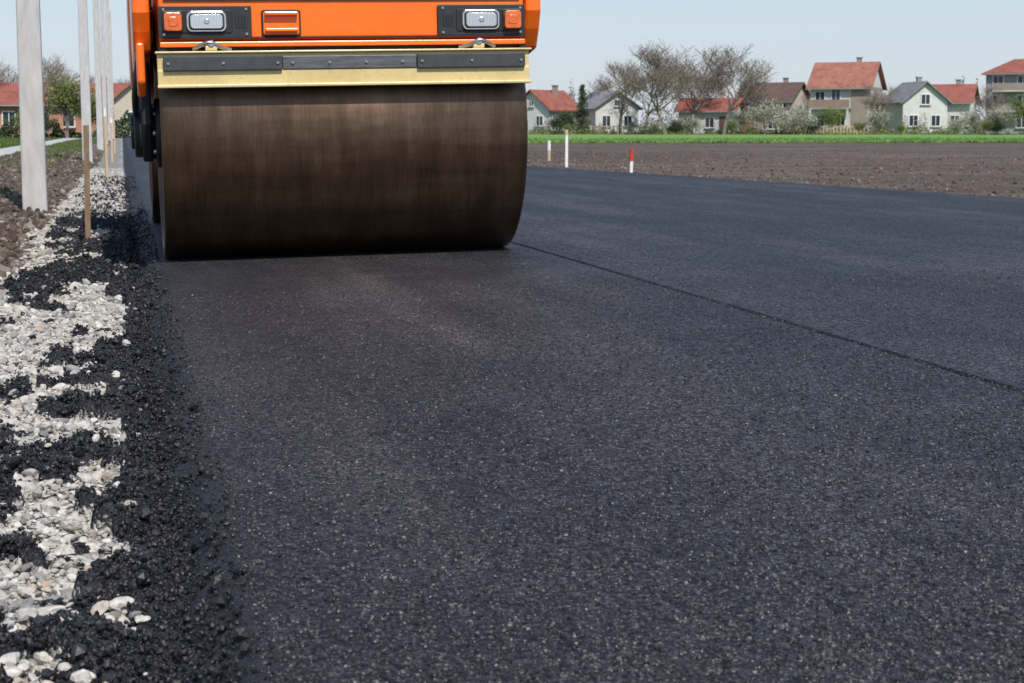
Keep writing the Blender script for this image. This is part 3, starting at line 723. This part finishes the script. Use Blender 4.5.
def tree_kind(seed,H,maxl,spread,leafn,jit,size,lmat,rmin,trunk=.3,up=.12,kids=(2,3),barkm=None):
    rnd=random.Random(seed); segs=[];tips=[]
    grow(np.array([0.,0,-.2]),np.array([0,0,1.]),H*.42,trunk,0,maxl,segs,tips,spread,rnd,up,rmin,kids)
    zm=max(s[1][2] for s in segs); k=H/zm
    segs=[(a*k,b*k,c,d) for a,b,c,d in segs]; tips=[t[0]*k for t in tips]
    V,T=segs_to_mesh(segs)
    me=raw_mesh('limbs',V,T,barkm or M_twig)
    lf=leaves(tips,leafn,jit,size,lmat,'crown') if leafn else None
    return me,lf
def place(name,kind,bearing,dist,sc=1,rot=None,sxy=1):
    x,y=at(bearing,dist); r=empty(name,(x,y,-.15),(0,0,random.uniform(0,6.28) if rot is None else rot)); r.scale=(sc*sxy,sc*sxy,sc)
    link(bpy.data.objects.new('limbs',kind[0]),r)
    if kind[1]: link(bpy.data.objects.new('crown',kind[1]),r)
K=[tree_kind(11,9.5,4,.52,4200,.28,.09,M_bud,.015,.22,.09,(2,3)),tree_kind(23,9.5,4,.56,4000,.28,.09,M_bud,.015,.2,.09,(2,3)),tree_kind(37,9.5,4,.5,4200,.28,.1,M_bud,.015,.22,.09,(2,3))]
KB=[tree_kind(5,3.2,3,.7,3000,.32,.13,M_bloss,.02,.12),tree_kind(6,3.0,3,.7,2600,.32,.13,M_bloss,.02,.1)]
KG=[tree_kind(15,4,3,.62,4200,.35,.15,M_leafY,.02,.14),tree_kind(16,4,3,.62,4200,.35,.15,M_leafY,.02,.14)]
KD=tree_kind(17,4,3,.6,5200,.35,.18,M_leafD,.02,.14)
for b,d,s,kk,w in ((16.0,190,.86,0,1.15),(17.5,186,1.05,1,1.25),(18.3,196,.95,2,1.25),(19.3,188,1.02,0,1.25),(16.8,198,.88,2,1.15),(15.2,204,.72,1,.9),(24.35,195,.6,2,.9),(21.95,214,.66,0,1),(20.1,206,.78,1,1.1),(18.8,204,.9,1,1.15),(27.5,206,.6,2,1),(14.3,206,.55,0,1),(22.3,216,.6,2,1)):
    place('bare_tree',K[kk],b,d,s,None,w)
for b,d,s in ((20.6,186,1.0),(21.3,187,.8),(21.9,188,.95),(24.2,186,.8),(26.6,186,.6),(19.9,190,.85),(27.2,190,.8),(18.4,186,.6),(20.95,189,1.1),(17.9,187,.6),(16.4,188,.5),(28.1,188,.9),(21.6,186,.7)):
    place('blossoming_tree',KB[random.randint(0,1)],b,d,s)
for b,d,s in ((22.75,183,.7),(14.3,184,.3),(17.1,184,.3),(19.6,184,.4),(24.9,186,.3),(27.6,184,.4),(28.75,183,1.0),(23.6,186,.35)):
    place('leafy_tree',KG[random.randint(0,1)],b,d,s)
for b,d,s in ((13.95,188,.6),(17.8,187,.35),(22.2,190,.45),(27.9,186,.4)): place('dark_shrub',KD,b,d,s,None,1.3)
def conifer(H):
    rnd=random.Random(3); segs=[(np.array([0,0,-.2]),np.array([0,0,H]),.14,.02)]; pts=[]
    z=.5
    while z<H-.2:
        R_=(H-z)*.24+.1
        for k in range(8):
            a=rnd.uniform(0,6.28); rr=R_*rnd.uniform(.7,1.2); e=np.array([math.cos(a)*rr,math.sin(a)*rr,z-.1*R_]); s0=np.array([0,0,z]); segs.append((s0,e,.03,.012))
            for t in np.linspace(.2,1,6): pts.append(s0+(e-s0)*t)
        z+=.22
    V,T=segs_to_mesh(segs); return raw_mesh('limbs',V,T,M_bark),leaves(pts,5000,.09,.13,M_leafD,'crown')
KC=conifer(5.6); place('conifer_tree',KC,14.75,192,1.0); place('conifer_tree',KC,29.2,190,.7)
place('bare_tree',K[0],-2.3,140,.68); place('bare_tree',K[1],-3.4,165,.72); place('bare_tree',K[2],-4.3,150,.7); place('bare_tree',K[1],-.2,175,.62); place('bare_tree',K[2],-1.2,180,.66)
place('leafy_tree',KG[0],-1.7,130,1.1); place('leafy_tree',KG[1],-1.15,134,.8); place('leafy_tree',KG[0],-2.9,128,.5); place('dark_shrub',KD,-2.5,130,.5,None,1.3); place('leafy_tree',KG[1],-.5,136,.6)
def hedge(name,b0,b1,d,h,n,mat,sz=(.1,.28)):
    b=rng.uniform(b0,b1,n); dd=d+rng.normal(size=n)*.8
    x=dd*np.sin(np.radians(b)); y=dd*np.cos(np.radians(b))
    z=rng.uniform(0,1,n)*h*np.clip(-.3+2.6*fbm(b*5,b*0,71,4)*fbm(b*1.3,b*0,9,2)*1.4,.08,2)-.12
    s=rng.uniform(*sz,n)
    V,T,t=scatter_mesh(leafT,leafF,np.stack([x,y,z],-1),np.stack([s,s,s],-1),rng.uniform(0,1,n)*.6+.4*fbm(b*9,z,5))
    raw_obj(name,V,T,mat,t)
hedge('hedge',13.0,30,190,.8,12000,M_leafY,(.08,.2))
hedge('hedge',13.0,30,192,1.1,9000,M_leafD,(.08,.2))
hedge('bramble_thicket',13.0,30,194,1.9,14000,M_scrub,(.08,.2))
hedge('hedge',-6,1.5,132,1.2,9000,M_leafD)
hedge('distant_trees',-14,34,420,7.5,34000,M_haze,(.3,.7))

# ------------------------------------------------------------ light
W=bpy.data.worlds.new('World'); S.world=W; W.use_nodes=True
nt=W.node_tree; bgn=nt.nodes['Background']
sky=nt.nodes.new('ShaderNodeTexSky'); sky.sky_type='NISHITA'; sky.sun_disc=False
EL,AZ=50,172
sky.sun_elevation=math.radians(EL); sky.sun_rotation=math.radians(AZ); sky.air_density=1.0; sky.dust_density=.6; sky.ozone_density=2.5; sky.altitude=50
# spring haze lying low over the horizon
tc=nt.nodes.new('ShaderNodeTexCoord'); sxyz=nt.nodes.new('ShaderNodeSeparateXYZ'); nt.links.new(tc.outputs['Generated'],sxyz.inputs[0])
hz=math_(nt,'SUBTRACT',1,math_(nt,'MULTIPLY',math_(nt,'MAXIMUM',sxyz.outputs[2],0),1.4),True)
hz=math_(nt,'MULTIPLY',math_(nt,'POWER',hz,2.0),.93)
hc=ramp(nt,sxyz.outputs[2],[(0,(.80,.87,.96)),(.10,(.66,.79,.95)),(.5,(.42,.58,.88))])
hsc=nt.nodes.new('ShaderNodeVectorMath'); hsc.operation='SCALE'; nt.links.new(hc,hsc.inputs[0]); hsc.inputs['Scale'].default_value=5.3
nt.links.new(mixc(nt,hz,sky.outputs[0],hsc.outputs[0]),bgn.inputs[0]); bgn.inputs[1].default_value=.15
ld=bpy.data.lights.new('sun','SUN'); ld.energy=4.5; ld.angle=math.radians(.55); ld.color=(1,.95,.88)
lo=bpy.data.objects.new('sun',ld); C.objects.link(lo)
dirv=Vector((math.sin(math.radians(AZ))*math.cos(math.radians(EL)),math.cos(math.radians(AZ))*math.cos(math.radians(EL)),math.sin(math.radians(EL))))
lo.rotation_euler=dirv.to_track_quat('Z','Y').to_euler(); lo.location=dirv*30
S.view_settings.view_transform='Standard'; S.view_settings.look='None'; S.view_settings.exposure=0

cd=bpy.data.cameras.new('camera'); cam=bpy.data.objects.new('camera',cd); C.objects.link(cam); S.camera=cam
cd.lens=61.5; cd.sensor_width=36; cd.clip_end=6000; cd.clip_start=.05
cam.location=(0,0,.60); cam.rotation_euler=(math.radians(90-6.94),0,math.radians(-12.47))
cd.dof.use_dof=True; cd.dof.focus_distance=4.5; cd.dof.aperture_fstop=18
